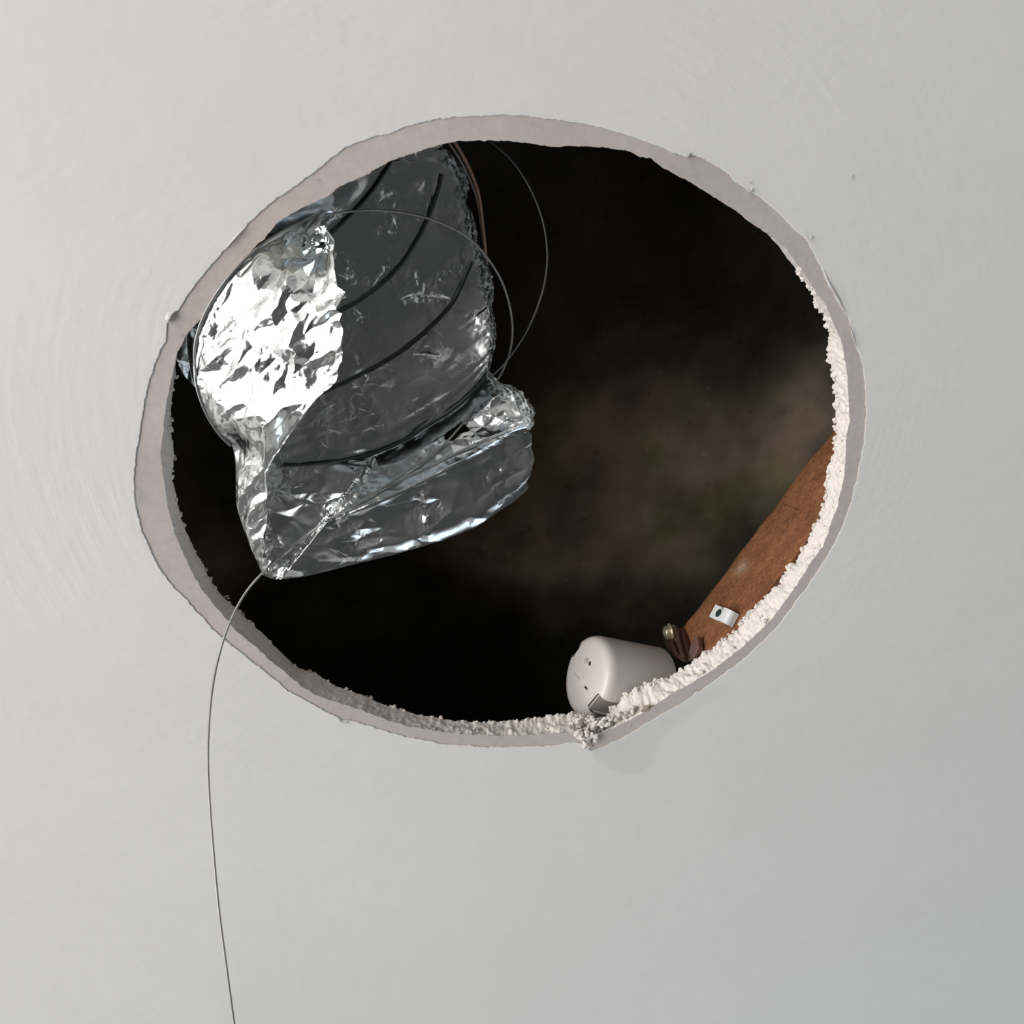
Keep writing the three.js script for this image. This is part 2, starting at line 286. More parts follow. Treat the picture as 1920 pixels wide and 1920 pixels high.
// wooden batten lying on the board at the right of the void
const bA = P(1272, 1186, 62), bB = P(1565, 800, 62), bDir = bB.clone().sub(bA).setY(0).normalize(), bOut = V(-bDir.z, 0, bDir.x);
if (bOut.x < 0) bOut.negate();
const batten = thing('wooden_batten', 'reddish brown rough sawn timber batten lying on the board at the right of the hole', 'timber', bA.clone().setY(CEIL + 0.0132));
const woodMap = tex(1024, (u, v) => {
  const g = fbm(u * 70, v * 28, 1.7, 4), n = fbm(u * 9, v * 5, 6.1, 3), pore = N(u * 150, v * 62, 3.3) > 0.4 ? -0.15 * (0.4 + rnd()) * ss(-0.3, 0.3, N(u * 8, v * 3, 5)) : 0, chalk = Math.exp(-(((u - 0.30) / 0.03) ** 2 + ((v - 0.74) / 0.11) ** 2)) * 0.12, crack = Math.abs(u - 0.545 - (v - 0.6) * -0.05) < 0.0016 && v > 0.5 && v < 0.86 ? -0.15 : 0;
  return [0.505 + g * 0.16 + n * 0.14 + pore + chalk + crack, 0.325 + g * 0.12 + n * 0.1 + pore * 0.8 + chalk * 1.6 + crack, 0.20 + g * 0.07 + n * 0.08 + pore * 0.7 + chalk * 2 + crack];
}, true);
const woodBump = tex(512, (u, v) => 0.5 + fbm(u * 70, v * 40, 3.7, 3) * 0.6 - (N(u * 150, v * 62, 3.3) > 0.4 ? 0.3 : 0));
const wood = std(1, 1, 1, 0.85, { map: woodMap, bumpMap: woodBump, bumpScale: 0.0008 });
const BH = 0.0488, BL = 0.42, BT = 0.045;
{
  const nx = 80, rows = [[0, 0.001], [0, 0.003], [0, BH - 0.003], [0.0006, BH - 0.0006], [0.003, BH], [BT - 0.002, BH], [BT, BH - 0.002], [BT, 0.002], [BT - 0.002, 0], [0.002, 0]];
  const pos = [], uv = [], idx = [], R = rows.length;
  for (let i = 0; i <= nx; i++) rows.concat([rows[0]]).forEach(([o, y], k) => {
    const s = i / nx * BL, w = 0.0007 * N(s * 60, k * 0.7), q = V(0, 0, 0).addScaledVector(bDir, s).addScaledVector(bOut, o + w); q.y = y + (y > 0.01 ? 0.0006 * N(s * 90, 4 + k) : 0);
    pos.push(q.x, q.y, q.z); uv.push(s / 0.2, k === R ? 0 : (k < 4 ? y / 0.05 : 1 + o / 0.05));
  });
  for (let i = 0; i < nx; i++) for (let k = 0; k < R; k++) { const a = i * (R + 1) + k, b = a + R + 1; idx.push(a, b, a + 1, b, b + 1, a + 1); }
  for (const e of [0, nx]) for (let k = 1; k < R - 1; k++) idx.push(e * (R + 1), e * (R + 1) + k, e * (R + 1) + k + 1);
  const g = new THREE.BufferGeometry(); g.setAttribute('position', new THREE.Float32BufferAttribute(pos, 3)); g.setAttribute('uv', new THREE.Float32BufferAttribute(uv, 2)); g.setIndex(idx);
  const h = g.toNonIndexed(); h.computeVertexNormals();
  part('timber', h, wood, batten, false);
}
// where the picture's pixel meets the batten's face
const faceN = bOut.clone().negate();
function onFace(px, py, off = 0) {
  const d = P(px, py, 0).sub(camera.position).normalize(), k = bA.clone().sub(camera.position).dot(faceN) / d.dot(faceN);
  return camera.position.clone().addScaledVector(d, k).addScaledVector(faceN, off);
}
const faceBasis = (ang = 0) => { // local x along the batten, y up it, z out of its face
  const X = bDir.clone().multiplyScalar(Math.cos(ang)).add(V(0, Math.sin(ang), 0)), Z = faceN.clone(), Y = Z.clone().cross(X);
  return new THREE.Quaternion().setFromRotationMatrix(new THREE.Matrix4().makeBasis(X, Y, Z));
};
{ // cable clip on the batten
  const clip = thing('cable_clip', 'small white plastic cable clip with a dark screw on the brown batten', 'clip', onFace(1362, 1157, 0.0006));
  clip.quaternion.setFromRotationMatrix(new THREE.Matrix4().makeBasis(...(() => { // long side follows the picture's (1344,1150)->(1383,1165)
    const X = onFace(1384, 1166).sub(onFace(1345, 1149)).normalize(), Z = faceN.clone(), Y = Z.clone().cross(X).normalize(); return [X, Y, Z]; })()));
  const L = onFace(1384, 1166).distanceTo(onFace(1345, 1149)), W = onFace(1349, 1137).distanceTo(onFace(1340, 1161)), plastic = std(0.74, 0.76, 0.75, 0.4);
  const T = 0.0012, sh = new THREE.Shape(), hx = L / 2;
  sh.moveTo(-hx, 0); sh.lineTo(0.08 * L, 0); sh.lineTo(0.08 * L, 0.0032); sh.quadraticCurveTo(0.1 * L, 0.0066, 0.2 * L, 0.0068); sh.lineTo(0.34 * L, 0.0068); sh.quadraticCurveTo(0.5 * L, 0.0066, hx, 0.003); sh.lineTo(hx, 0); sh.lineTo(hx - T, 0);
  sh.lineTo(hx - T, 0.0026); sh.quadraticCurveTo(0.45 * L, 0.0036, 0.38 * L, 0.0036); sh.lineTo(0.22 * L, 0.0036); sh.quadraticCurveTo(0.17 * L, 0.0036, 0.16 * L, 0.003); sh.lineTo(0.05 * L, 0.0034); sh.quadraticCurveTo(-0.02 * L, 0.0026, -0.1 * L, 0.0024); sh.lineTo(-hx, 0.0024); sh.closePath();
  const body = new THREE.ExtrudeGeometry(sh, { depth: W - 0.0006, bevelEnabled: true, bevelSize: 0.0002, bevelThickness: 0.0003, bevelSegments: 2, curveSegments: 8 }).translate(0, 0, -W / 2 + 0.0003).rotateX(Math.PI / 2).scale(1, 1, 1);
  body.scale(1, -1, 1); body.scale(1, 1, 1); { const ix = body.index; if (!ix) { const p = body.attributes.position; for (let i = 0; i < p.count; i += 3) for (const a of ['position', 'normal', 'uv']) { const A = body.attributes[a], s = A.itemSize, x = A.array; for (let q = 0; q < s; q++) { const tmp = x[(i + 1) * s + q]; x[(i + 1) * s + q] = x[(i + 2) * s + q]; x[(i + 2) * s + q] = tmp; } } } body.computeVertexNormals(); }
  part('saddle', body, plastic, clip, false);
  const boss = new THREE.LatheGeometry([[0.0027, 0], [0.0035, 0], [0.0035, 0.0022], [0.0032, 0.0027], [0.0027, 0.0024]].map(([a, b]) => new THREE.Vector2(a, b)), 28).rotateX(Math.PI / 2).translate(-0.14 * L, 0, 0.0012);
  part('boss', boss, plastic, clip, false);
  const screw = new THREE.LatheGeometry([[0, 0.0006], [0.0008, 0.0005], [0.0028, 0], [0.0028, -0.0012]].map(([a, b]) => new THREE.Vector2(a, b)), 24).rotateX(Math.PI / 2).translate(-0.14 * L, 0, 0.0032);
  part('screw', screw, std(0.05, 0.09, 0.09, 0.35, { metalness: 0.6 }), clip, false, 'dark greenish screw head');
}
{ // bronze strap bracket at the batten's near end
  const br = thing('metal_bracket', 'dark bronze ribbed bracket with a brassy screw at the end of the brown batten', 'bracket', onFace(1292, 1212, 0.001));
  br.quaternion.copy(faceBasis(0));
  const bronze = std(0.13, 0.075, 0.055, 0.38, { metalness: 0.55 }), w2l = p => p.sub(br.position).applyQuaternion(br.quaternion.clone().invert());
  const plate = (pts, depth, lift) => { const s = new THREE.Shape(pts.map(([x, y]) => { const q = w2l(onFace(x, y, 0.001)); return new THREE.Vector2(q.x, q.y); })); return new THREE.ExtrudeGeometry(s, { depth, bevelEnabled: true, bevelSize: 0.0003, bevelThickness: 0.0004, bevelSegments: 2 }).translate(0, 0, lift); };
  part('plate', plate([[1266, 1188], [1276, 1180], [1285, 1182], [1291, 1196], [1298, 1224], [1302, 1238], [1288, 1244], [1264, 1228], [1252, 1206]], 0.0025, 0), bronze, br, false);
  part('rib', plate([[1279, 1184], [1284, 1184], [1293, 1222], [1299, 1240], [1295, 1242], [1288, 1222]], 0.003, 0.0028), bronze, br, false);
  part('rib', plate([[1268, 1206], [1273, 1206], [1283, 1232], [1279, 1236]], 0.002, 0.0028), bronze, br, false);
  part('tab', plate([[1299, 1230], [1303, 1212], [1308, 1199], [1312, 1199], [1312, 1212], [1315, 1224], [1308, 1236], [1298, 1241]], 0.0018, 0.0002), std(0.2, 0.12, 0.1, 0.45, { metalness: 0.3 }), br, false);
  part('tab_tip', plate([[1315, 1202], [1320, 1200], [1322, 1220], [1318, 1226]], 0.003, 0.001), std(0.22, 0.12, 0.1, 0.4, { metalness: 0.3 }), br, false);
  const c = w2l(onFace(1267, 1194, 0.001));
  const head = mergeGeometries([new THREE.LatheGeometry([[0, 0.0022], [0.0012, 0.0022], [0.0013, 0.0014], [0.0022, 0.0018], [0.003, 0.0012], [0.003, -0.003], [0.002, -0.004]].map(([a, b]) => new THREE.Vector2(a, b)), 28).toNonIndexed(), new THREE.TorusGeometry(0.0034, 0.0006, 8, 28).rotateX(Math.PI / 2).translate(0, -0.001, 0).toNonIndexed()]).rotateX(Math.PI / 2).scale(1.5, 1.5, 1.5).rotateY(-0.7).translate(c.x, c.y, c.z + 0.0055);
  part('screw', head, std(0.75, 0.66, 0.45, 0.3, { metalness: 0.7 }), br, false, 'shiny brass screw head');
}

// ---------------------------------------------------------------- white plastic cover lying on the board
{
  const pos = P(1096, 1266, 38), n = V(-0.915, -0.14, 0.38).normalize();            // n points out of the closed end
  const cover = thing('ceiling_rose_cover', 'white plastic cup shaped cover lying on its side on the lower rim of the hole', 'cover', pos);
  const Y = n.clone(), upish = V(0, 1, 0), X = Y.clone().cross(upish).normalize(), Z = X.clone().cross(Y);
  cover.quaternion.setFromRotationMatrix(new THREE.Matrix4().makeBasis(X, Y, Z));
  const R1 = 0.0255, R2 = 0.0262, L = 0.051, T = 0.0016;
  const prof = [[0, 0], [R1 - 0.007, 0], [R1 - 0.004, -0.0005], [R1 - 0.0018, -0.0016], [R1 - 0.0004, -0.0038], [R1 + 0.0002, -0.007], [R1 + (R2 - R1) * 0.5, -L * 0.5], [R2, -L], [R2 - T, -L], [R1 - T, -0.008], [R1 - 0.004, -T * 1.6], [0, -T]];
  const shell = new Brush(new THREE.LatheGeometry(prof.map(([a, b]) => new THREE.Vector2(a, b)), 96)), ev = new Evaluator(); ev.attributes = ['position', 'normal'];
  shell.updateMatrixWorld();
  const sub = (a, g) => { const b = new Brush(g); b.updateMatrixWorld(); return ev.evaluate(a, b, SUBTRACTION); };
  // direction round the rim as the picture shows it: the local angle of a pixel on the closed end
  const inv = cover.quaternion.clone().invert();
  const onCap = (px, py) => { const d = P(px, py, 0).sub(camera.position).normalize(), k = pos.clone().sub(camera.position).dot(n) / d.dot(n); return camera.position.clone().addScaledVector(d, k).sub(pos).applyQuaternion(inv); };
  const rimBox = (px, py, w, dep, len, lift = 0.002) => { const q = onCap(px, py), a = Math.atan2(q.x, q.z); return new RoundedBoxGeometry(w, len, dep, 3, 0.0015).translate(0, -len / 2 + lift, R1 + 0.0015).rotateY(a); };
  let g = sub(shell, rimBox(1080, 1222, 0.011, 0.015, 0.03));
  g = sub(g, new THREE.CylinderGeometry(0.0014, 0.0014, 0.01, 16).translate(onCap(1106, 1244).x, 0, onCap(1106, 1244).z));
  { const q = onCap(1099, 1290), b = new THREE.BoxGeometry(0.0014, 0.01, 0.0045); b.rotateY(0.2).translate(q.x, 0, q.z); g = sub(g, b); }
  g = sub(g, rimBox(1113, 1318, 0.0135, 0.016, 0.06));
  const plastic = std(0.68, 0.635, 0.6, 0.36);
  part('shell', g.geometry, plastic, cover, false);
  { const q = onCap(1113, 1318), a = Math.atan2(q.x, q.z); part('knockout', new RoundedBoxGeometry(0.0132, L * 0.8, 0.0014, 3, 0.0006).translate(0, -L * 0.4 - 0.001, R1 - 0.0052).rotateX(-0.04).rotateY(a), std(0.5, 0.46, 0.43, 0.5), cover, false, 'recessed greyer knock-out panel'); }
  { const q = onCap(1102, 1240); part('peg', new THREE.CylinderGeometry(0.0012, 0.0015, 0.0034, 14).translate(q.x, 0.0014, q.z), plastic, cover, false); }
  { const q = onCap(1083, 1270), q2 = onCap(1092, 1280); part('raised_mark', mergeGeometries([new RoundedBoxGeometry(0.0012, 0.0018, 0.0075, 2, 0.0004).rotateY(0.15).translate(q.x, 0.0001, q.z), new RoundedBoxGeometry(0.007, 0.0012, 0.0011, 2, 0.0004).rotateY(0.5).translate(q2.x, 0.0001, q2.z)]), plastic, cover, false); }
}

// ---------------------------------------------------------------- torn foil duct
// A continuous faceted height: random heights on a warped triangle grid, like crushed foil
const hash = (i, j, k) => { let h = (i * 374761393 + j * 668265263 + k * 974711) | 0; h = Math.imul(h ^ (h >>> 13), 1274126177); return ((h ^ (h >>> 16)) >>> 0) / 4294967296; };
function facet(x, y, k) {
  x += 0.55 * N(x * 0.7, y * 0.7, k); y += 0.55 * N(x * 0.7 + 9, y * 0.7, k + 3);
  const i = Math.floor(x), j = Math.floor(y), a = x - i, b = y - j, h = (p, q) => hash(p, q, k) * 2 - 1;
  if (hash(i, j, k + 50) > 0.5) return a > b ? h(i, j) * (1 - a) + h(i + 1, j) * (a - b) + h(i + 1, j + 1) * b : h(i, j) * (1 - b) + h(i, j + 1) * (b - a) + h(i + 1, j + 1) * a;
  return a + b < 1 ? h(i, j) * (1 - a - b) + h(i + 1, j) * a + h(i, j + 1) * b : h(i + 1, j + 1) * (a + b - 1) + h(i + 1, j) * (1 - b) + h(i, j + 1) * (1 - a);
}
const crease = tex(1024, (u, v) => {      // fine crinkles, tiling every 0.1 m closely enough
  return 0.5 + facet(u * 22, v * 22, 5) * 0.18 + facet(u * 48, v * 48, 6) * 0.08;
});
const creaseSoft = tex(1024, (u, v) => {
  const mask = ss(-0.25, 0.4, N(u * 5, v * 5, 3));
  return 0.5 + facet(u * 11, v * 11, 8) * 0.06 + (facet(u * 19, v * 21, 9) * 0.24 + facet(u * 50, v * 50, 10) * 0.06 + Math.max(0, facet(u * 17 + v * 6, v * 20, 12)) ** 2 * 0.4) * mask;
});
const foil = (rough, bump, bs, c = 0.86) => std(c * 0.97, c * 1.005, c, rough, { metalness: 1, bumpMap: bump, bumpScale: bs });
const foilBright = foil(0.16, crease, 0.0012, 0.92), foilInner = foil(0.2, creaseSoft, 0.0026, 0.8), foilEdge = foil(0.45, crease, 0.0016, 0.95);
function poly(pts, smooth) {
  if (smooth && pts.length > 2) pts = new THREE.CatmullRomCurve3(pts.map(([x, y]) => V(x, y, 0)), false, 'centripetal').getSpacedPoints(pts.length * 12).map(p => [p.x, p.y]);                      // point at a fraction of a polyline's length
  const d = [0]; for (let i = 1; i < pts.length; i++) d.push(d[i - 1] + Math.hypot(pts[i][0] - pts[i - 1][0], pts[i][1] - pts[i - 1][1]));
  const tot = d[d.length - 1];
  return f => { const s = f * tot; let i = 1; while (i < pts.length - 1 && d[i] < s) i++; const k = Math.min(1, Math.max(0, (s - d[i - 1]) / (d[i] - d[i - 1] || 1))); return [lerp(pts[i - 1][0], pts[i][0], k), lerp(pts[i - 1][1], pts[i][1], k)]; };
}
// a sheet between four traced edges; height(u, v) is in mm above the ceiling's underside, disp in mm along the normal
function sheet({ top, bottom, left, right, rightTorn, height, disp, nu, nv, hole, jag = [0, 0, 0, 0] }) {
  const [Tf, Bf, Lf, Rf] = [poly(top, 1), poly(bottom, 1), poly(left, 1), poly(right, !!rightTorn)], corner = [Tf(0), Tf(1), Bf(0), Bf(1)];
  const pts = [], px = [], uv = [], idx = [], rtf = rightTorn && poly(rightTorn);
  for (let j = 0; j <= nv; j++) for (let i = 0; i <= nu; i++) {
    const u = i / nu, v = j / nv, T = Tf(u), B = Bf(u), L = Lf(v), R = Rf(v), q = [0, 1].map(k => (1 - v) * T[k] + v * B[k] + (1 - u) * L[k] + u * R[k] - ((1 - u) * (1 - v) * corner[0][k] + u * (1 - v) * corner[1][k] + (1 - u) * v * corner[2][k] + u * v * corner[3][k]));
    if (rightTorn) { const Z = rtf(v), w = ss(0.72, 1, u); q[0] += (Z[0] - R[0]) * w; q[1] += (Z[1] - R[1]) * w; }
    const e = (s, f) => (fbm(s * 22, f, 3, 3) * 2);
    q[0] += ss(0.9, 1, u) * jag[1] * e(v, 1) - ss(0.1, 0, u) * jag[0] * e(v, 5); q[1] += ss(0.93, 1, v) * jag[3] * e(u, 9);
    px.push(q); pts.push(P(q[0], q[1], height(u, v, q[0], q[1]))); uv.push(q[0] / 400, q[1] / 400);
  }
  const W = nu + 1;
  const out = pts.map((p, k) => {
    const i = k % W, j = Math.floor(k / W), a = pts[j * W + Math.min(nu, i + 1)], b = pts[j * W + Math.max(0, i - 1)], c = pts[Math.min(nv, j + 1) * W + i], d = pts[Math.max(0, j - 1) * W + i];
    const n = a.clone().sub(b).cross(c.clone().sub(d)); if (n.lengthSq() < 1e-20) return p.clone(); n.normalize(); if (n.y > 0) n.negate();
    return p.clone().addScaledVector(n, disp(i / nu, j / nv, px[k][0], px[k][1]) / 1000);
  });
  for (let j = 0; j < nv; j++) for (let i = 0; i < nu; i++) {
    const a = j * W + i, c = px[a];
    if (hole && insidePoly(hole, c[0], c[1])) continue;
    idx.push(a, a + 1, a + W, a + 1, a + W + 1, a + W);
  }
  const g = new THREE.BufferGeometry();
  g.setAttribute('position', new THREE.Float32BufferAttribute(out.flatMap(p => [p.x, p.y, p.z]), 3)); g.setAttribute('uv', new THREE.Float32BufferAttribute(uv.flat(), 2)); g.setIndex(idx); g.computeVertexNormals();
  g.userData.find = (x, y) => { let best = 0, bd = 1e9; for (let k = 0; k < px.length; k += 1) { const d = (px[k][0] - x) ** 2 + (px[k][1] - y) ** 2; if (d < bd) { bd = d; best = k; } } return (out[best].y - CEIL) * 1000; };
  return g;
}
const duct = thing('foil_duct', 'torn silver foil ventilation duct with a dark spiral wire hanging inside the hole', 'duct', P(680, 700, 60));
const ARC4 = [[492, 882], [520, 878], [560, 871], [640, 861], [720, 842], [800, 797], [870, 747], [918, 700]];
const innerRight = [[826, 240], [830, 275], [842, 292], [866, 318], [876, 345], [872, 380], [885, 400], [893, 430], [897, 455], [906, 475], [915, 495], [920, 520], [926, 540], [924, 565], [921, 572], [930, 610], [930, 630], [927, 655], [922, 670], [917, 690], [918, 700]];
const innerGeo = sheet({
  top: [[650, 240], [740, 240], [826, 240]], bottom: ARC4, rightTorn: innerRight,
  right: [[826, 240], [858, 310], [882, 380], [900, 450], [916, 520], [924, 580], [927, 640], [918, 700]], left: [[650, 240], [614, 365], [584, 415], [582, 470], [570, 600], [540, 720], [492, 882]],
  height: (u, v) => 38 + 7 * u * u + lerp(18, 8, ss(0.55, 1, v)) * Math.sin(Math.PI * (0.2 + 0.45 * u)) - 10 * ss(0.6, 1, v) + 6 * (1 - v),
  disp: (u, v, x, y) => { const m = ss(-0.05, 0.35, N(x / 70, y / 70, 2)); const pl = ss(0.86, 0.94, v) * (1 - ss(0.985, 1, v)); return 0.7 * fbm(x / 130, y / 130, 4, 2) + m * (facet(x / 30, y / 30, 21) * 0.9 + facet(x / 13, y / 13, 22) * 0.2) * (0.35 + 0.65 * ss(600, 800, x)) + facet(x / 75, y / 75, 23) * 0.25 + pl * (0.16 * Math.sin(v * 130 + 3 * N(u * 6, v * 9)) + 0.25 * N(u * 7, v * 40)); },
  nu: 170, nv: 240, jag: [0, 3, 0, 0] });
const mmInner = innerGeo.userData.find;
const wires = [
  [[742, 288], [722, 322], [700, 355], [672, 388], [640, 420], [612, 446]],
  [[828, 326], [822, 352], [808, 395], [785, 445], [752, 495], [716, 532], [676, 562], [628, 590]],
  [[884, 490], [872, 520], [850, 565], [815, 605], [775, 640], [730, 672], [675, 702], [620, 728], [575, 748]],
  [[918, 702], [885, 738], [845, 772], [800, 800], [755, 828], [700, 850], [640, 864], [575, 872], [530, 874]]];
wires.forEach((w, k) => {
  const hs = w.map(([x, y]) => [x, y, mmInner(x, y) - (k === 3 ? 1.6 : 0.8)]), c = curve(hs);
  const tube = new THREE.TubeGeometry(c, 90, k === 3 ? 0.0007 : 0.0012, 10);
  part('spiral_wire', tube, std(0.09, 0.1, 0.1, 0.3, { metalness: 0.85 }), duct, true, 'dark ridge of the spiral wire');
});
part('inner_wall', innerGeo, foilInner, duct, true, 'dull dark inside of the foil tube');
// outer skin folded towards the window, bright
const flapLeft = [[606, 396], [560, 420], [510, 448], [470, 478], [430, 520], [400, 562], [378, 606], [367, 650], [364, 690], [369, 730], [386, 776], [410, 814], [432, 836], [440, 870], [443, 920], [446, 960], [460, 1000], [478, 1045], [492, 1079]];
const flapRight = [[609, 399], [602, 414], [590, 432], [584, 452], [592, 452], [604, 430], [612, 428], [624, 446], [626, 480], [628, 512], [632, 538], [649, 548], [640, 562], [630, 580], [642, 588], [634, 602], [640, 625], [645, 655], [643, 676], [633, 700], [628, 712], [592, 745], [570, 776], [540, 816], [520, 850], [498, 886], [497, 905], [503, 925], [500, 945], [498, 1000], [497, 1079]];
const flapL = poly(flapLeft, 1), flapR = poly([[609, 399], [606, 440], [622, 480], [632, 530], [638, 580], [642, 625], [642, 665], [630, 705], [592, 745], [568, 776], [538, 816], [515, 855], [498, 890], [498, 925], [498, 1000], [497, 1079]], 1);
const flapGeo = sheet({
  top: [[606, 396], [609, 399]], bottom: [[492, 1079], [497, 1079]], left: flapLeft, rightTorn: flapRight,
  right: [[609, 399], [606, 440], [622, 480], [632, 530], [638, 580], [642, 625], [642, 665], [630, 705], [592, 745], [568, 776], [538, 816], [515, 855], [498, 890], [498, 925], [498, 1000], [497, 1079]],
  height: (u, v, x) => { let w = 0; for (const o of [-0.09, -0.06, -0.03, 0, 0.03, 0.06, 0.09]) { const z = Math.min(1, Math.max(0, v + o)); w += Math.max(4, flapR(z)[0] - flapL(z)[0]) / 7; } const sl = lerp(0.15, 0.235, ss(0.45, 0.66, v)); return -3 - sl * w * Math.pow(u, 0.88) + 24 * (1 - ss(0, 0.27, v)) - 2 * ss(0.9, 1, v); },
  disp: (u, v, x, y) => { const e = 0.35 + 0.65 * ss(0, 0.12, u); const a = (x + y) * 0.7, b = (x - y) * 0.7, k = 1 - 0.5 * ss(0.45, 0.6, v); return e * (facet(a / 42, b / 70, 31) * 2.3 * k + facet(a / 22, b / 34, 32) * 1.35 * k + facet(x / 22, y / 60, 36) * 0.8 * (1 - k) + facet(x / 11, y / 14, 33) * 0.2 + 0.9 * N(x / 26, y / 150, 6) * ss(0.35, 0.7, v)); },
  nu: 190, nv: 330, jag: [0, 2.5, 0, 0] });
part('outer_flap', flapGeo, foilBright, duct, true, 'bright crumpled flap of the outer foil');
{ const c = curve(flapLeft.map(([x, y], i) => [x + 1, y, flapGeo.userData.find(x, y) - 0.6]).slice(0, 13)); part('seam_wire', new THREE.TubeGeometry(c, 120, 0.0007, 8), std(0.5, 0.52, 0.52, 0.3, { metalness: 0.9 }), duct); }
// the side of the tube that turns from the flap up to the inner wall
part('side_wall', sheet({
  top: [[600, 398], [612, 372]], bottom: [[447, 900], [492, 882]], left: flapLeft.slice(0, 14).concat([[444, 900]]).map(([x, y]) => [x + 6, y + 2]), right: [[612, 372], [588, 415], [586, 470], [572, 600], [542, 720], [494, 882]],
  height: (u, v) => lerp(0 + 24 * (1 - ss(0, 0.4, v)), 50 - 8 * v, Math.pow(u, 0.7)), disp: (u, v, x, y) => facet(x / 40, y / 40, 75) * 0.8 * Math.sin(Math.PI * u), nu: 60, nv: 140 }), foilInner, duct);
// lower lobe of the tube, torn open
const lobeBottom = [[495, 1079], [515, 1086], [550, 1084], [590, 1077], [645, 1064], [700, 1050], [750, 1037], [800, 1022], [850, 1006], [895, 985], [940, 955], [970, 935], [990, 917]];
const lobeRight = [[918, 700], [935, 716], [950, 722], [966, 726], [985, 745], [1000, 765], [1003, 776], [997, 800], [992, 806], [998, 816], [996, 840], [1003, 862], [997, 880], [990, 900], [990, 917]];
const lineD = (x, y, [ax, ay], [bx, by]) => ((bx - ax) * (y - ay) - (by - ay) * (x - ax)) / Math.hypot(bx - ax, by - ay);
const lobeGeo = sheet({
  top: ARC4, bottom: lobeBottom, left: [[492, 882], [500, 930], [498, 960], [497, 1000], [495, 1079]], rightTorn: lobeRight,
  right: [[918, 700], [950, 728], [980, 758], [996, 790], [1000, 835], [998, 875], [990, 917]],
  height: (u, v, x, y) => {
    const d2 = lineD(x, y, [600, 985], [988, 792]);          // above (negative) or below the seam that runs across the lobe
    const bow = 12 * Math.sin(Math.PI * Math.min(1, Math.max(0, (x - 600) / 388)));
    const d = d2 - bow;
    let h = d < 0 ? 8 + 0.25 * 95 * (1 - Math.exp(d / 95)) * 1.15 : 8 - 0.07 * d + 2.2 * (1 - Math.exp(-d / 14));
    const d1 = lineD(x, y, [600, 990], [722, 838]);          // fold: left of it the foil lies further back, flat and dark
    const d3 = lineD(x, y, [497, 955], [600, 992]);
    h = lerp(h, d3 < 0 ? 28 + 4 * ss(0, -60, d1) : 28 + 4 * ss(0, -60, d1) - 0.12 * d3, ss(2, -4, d1));
    h = lerp(h, 28 + 7 * u * u + 8 * Math.sin(Math.PI * (0.2 + 0.45 * u)), 1 - ss(0, 0.16, v));
    h += 2 * ss(0.84, 1, v) ** 2;                              // hem rolled back
    return h;
  },
  disp: (u, v, x, y) => facet(x / 85, y / 46, 41) * 1.7 + facet(x / 34, y / 22, 42) * 0.75 * ss(-0.25, 0.25, N(x / 80, y / 60, 5)) * (1 - 0.8 * ss(8, -8, lineD(x, y, [600, 990], [722, 838])) * ss(10, -10, lineD(x, y, [497, 955], [600, 992]))) + facet(x / 13, y / 11, 43) * 0.2 * ss(-0.1, 0.3, N(x / 60, y / 60, 8)) + ss(0.9, 1, u) * ss(0.5, 0, v) * facet(x / 12, y / 12, 44) * 1.2,
  nu: 230, nv: 150, jag: [0, 3, 0, 1],
  hole: [[829, 816], [838, 806], [850, 800], [862, 788], [868, 790], [872, 798], [879, 804], [876, 809], [860, 814], [850, 826], [836, 828]] });
part('lower_lobe', lobeGeo, foilInner, duct, true, 'lower torn lobe of the foil tube');
{ const pts = [[676, 936], [740, 905], [800, 877], [850, 853], [905, 828], [950, 808], [988, 792]]; part('seam_wire', new THREE.TubeGeometry(curve(pts.map(([x, y]) => [x, y, lobeGeo.userData.find(x, y) - 0.2])), 80, 0.0009, 8), foil(0.25, creaseSoft, 0.001), duct); }
// crushed, torn hems
function hem(pts, w, mm, k) {
  const f = poly(pts), M = Math.round(pts.length * 26), rings = [];
  for (let s = 0; s <= 8; s++) rings.push(Array.from({ length: M + 1 }, (_, i) => {
    const a = i / M, [x, y] = f(a), [xa, ya] = f(Math.max(0, a - 0.02)), [xb, yb] = f(Math.min(1, a + 0.02)), l = Math.hypot(xb - xa, yb - ya) || 1, nx = (yb - ya) / l, ny = -(xb - xa) / l;
    const ww = w * (0.55 + 0.6 * Math.abs(N(a * 14, k)) + 0.25 * hash(i >> 2, k, 2)) * Math.sin(Math.PI * Math.min(0.98, Math.max(0.02, a))) ** 0.35, o = (s / 8 - 0.62) * ww;
    return P(x + nx * o, y + ny * o, mm(x, y) - 4.5 + 5.5 * facet(x / 9 + s * 0.9, y / 9, 60 + k) + 3 * Math.sin(s / 8 * Math.PI) * N(a * 20, k + 4) - 2.2 * Math.sin(s / 8 * Math.PI));
  }));
  return loft(rings, false);
}
part('torn_hem', hem([[836, 280], [848, 300], [864, 320], [873, 345], [871, 378]], 20, mmInner, 1), foilEdge, duct, true, 'bright crushed edge of torn foil');
part('torn_hem', hem([[872, 380], [882, 400], [888, 430], [892, 455], [902, 476]], 13, mmInner, 2), foilEdge, duct, true, 'bright crushed edge of torn foil');
part('torn_hem', hem([[896, 470], [908, 495], [914, 520], [918, 545], [914, 566]], 26, mmInner, 3), foilEdge, duct, true, 'bright crushed edge of torn foil');
part('torn_hem', hem([[914, 560], [922, 590], [926, 615], [925, 640], [920, 672], [916, 696]], 12, mmInner, 4), foilEdge, duct, true, 'bright crushed edge of torn foil');
part('torn_hem', hem([[916, 700], [935, 722], [955, 728], [975, 742], [992, 765], [998, 790], [992, 806]], 22, lobeGeo.userData.find, 5), foilEdge, duct, true, 'bright crushed edge of torn foil');
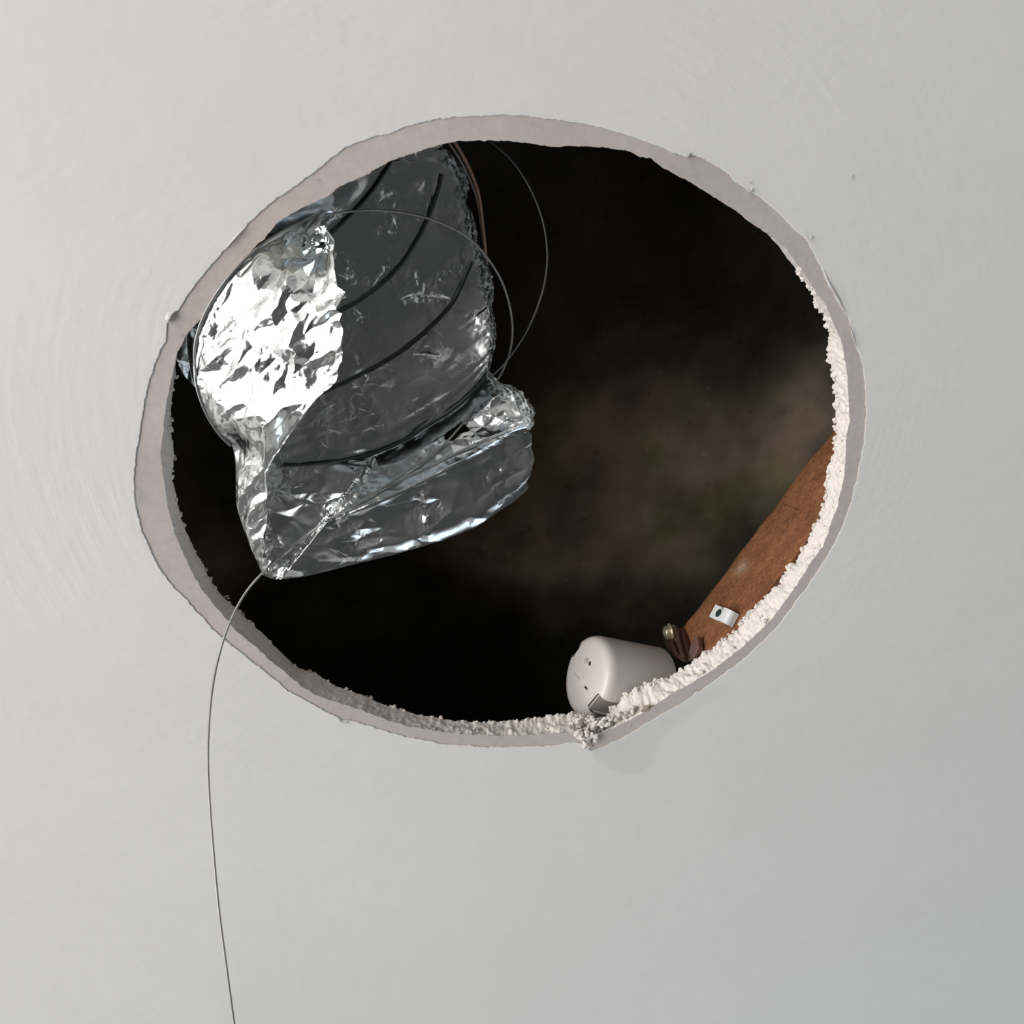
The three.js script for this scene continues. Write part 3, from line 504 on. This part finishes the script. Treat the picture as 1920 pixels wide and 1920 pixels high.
// the rest of the tube's skin that passes behind the flap to the rim
part('rear_skin', sheet({
  top: [[618, 352], [625, 372]], bottom: [[395, 520], [412, 556]], left: [[618, 352], [560, 375], [500, 415], [450, 462], [395, 520]], right: [[625, 372], [612, 400], [545, 436], [480, 478], [440, 520], [412, 556]],
  height: (u, v) => 14 + 15 * u, disp: (u, v, x, y) => facet(x / 44, y / 44, 71) * 1.1 + facet(x / 14, y / 14, 72) * 0.25, nu: 40, nv: 120 }), foilEdge, duct);
part('rear_skin', sheet({
  top: [[336, 610], [378, 606]], bottom: [[340, 700], [362, 722]], left: [[336, 610], [322, 650], [340, 700]], right: [[378, 606], [372, 650], [370, 690], [362, 722]],
  height: (u, v) => 15 + 6 * u + 8 * v, disp: (u, v, x, y) => facet(x / 16, y / 40, 73) * 2.6, nu: 40, nv: 60 }), foil(0.3, crease, 0.0014, 0.6), duct);

// ---------------------------------------------------------------- wires and cable
const steel = std(0.33, 0.33, 0.32, 0.45, { metalness: 0.5 });
{
  const F = flapGeo.userData.find, G = (x, y) => [x, y, lobeGeo.userData.find(x, y) - 2.2];
  const pts = [[372, 720, -2], [366, 690, -5], [365, 650, -6], [376, 606, -6], [398, 562, -6], [428, 520, -5], [476, 470, 0], [530, 434, 8], [590, 408, 18], [650, 397, 26], [710, 394, 38], [770, 401, 37], [830, 419, 37], [880, 447, 38], [915, 485, 40], [942, 530, 43], [957, 580, 46], [961, 620, 48], [957, 655, 48], [940, 700, 46], [912, 738, 38], G(870, 792), G(825, 840), G(770, 878), G(720, 912), G(676, 940), G(630, 966), G(590, 992), G(545, 1026), [500, 1066, -10], [460, 1112, -16], [428, 1175, -25], [408, 1240, -36], [397, 1300, -50], [391, 1370, -64], [390, 1440, -78], [394, 1520, -92], [402, 1620, -108], [412, 1720, -122], [424, 1810, -134], [436, 1900, -145], [446, 1970, -154]];
  const w = thing('steel_wire', 'thin grey steel wire looping over the foil and dangling out of the hole', 'wire', P(490, 1075, 4));
  part('strand', new THREE.TubeGeometry(curve(pts), 500, 0.00058, 10), steel, w);
  const e = P(446, 1970, -154); part('cut_end', new THREE.SphereGeometry(0.0006, 10, 8).translate(e.x, e.y, e.z), steel, w);
}
{
  const pts = [[880, 235, 92], [918, 264, 88], [955, 296, 84], [985, 337, 80], [1008, 385, 76], [1021, 430, 74], [1026, 480, 72], [1021, 530, 71], [1006, 580, 70], [985, 625, 70], [955, 670, 71], [925, 702, 74], [890, 730, 84], [860, 745, 96]];
  const w = thing('steel_wire', 'thin steel wire bowed out across the black void right of the foil', 'wire', P(1026, 480, 72));
  part('strand', new THREE.TubeGeometry(curve(pts), 240, 0.00056, 10), steel, w);
}
{
  const w = thing('brown_cable', 'thin brown cable curving down behind the top right edge of the foil', 'cable', P(885, 330, 120));
  const pts = [[830, 235, 94], [852, 266, 97], [868, 292, 100], [884, 325, 104], [895, 355, 107], [901, 385, 110], [905, 420, 113], [909, 460, 117], [915, 520, 124]];
  part('sheath', new THREE.TubeGeometry(curve(pts), 120, 0.0010, 12), std(0.62, 0.36, 0.24, 0.45), w);
  part('core_strand', new THREE.TubeGeometry(curve(pts.map(([x, y, h]) => [x - 8 + (y - 235) * 0.03, y + 6, h + 4])), 120, 0.0007, 8), std(0.6, 0.5, 0.42, 0.4), w);
}
renderer.render(scene, camera);
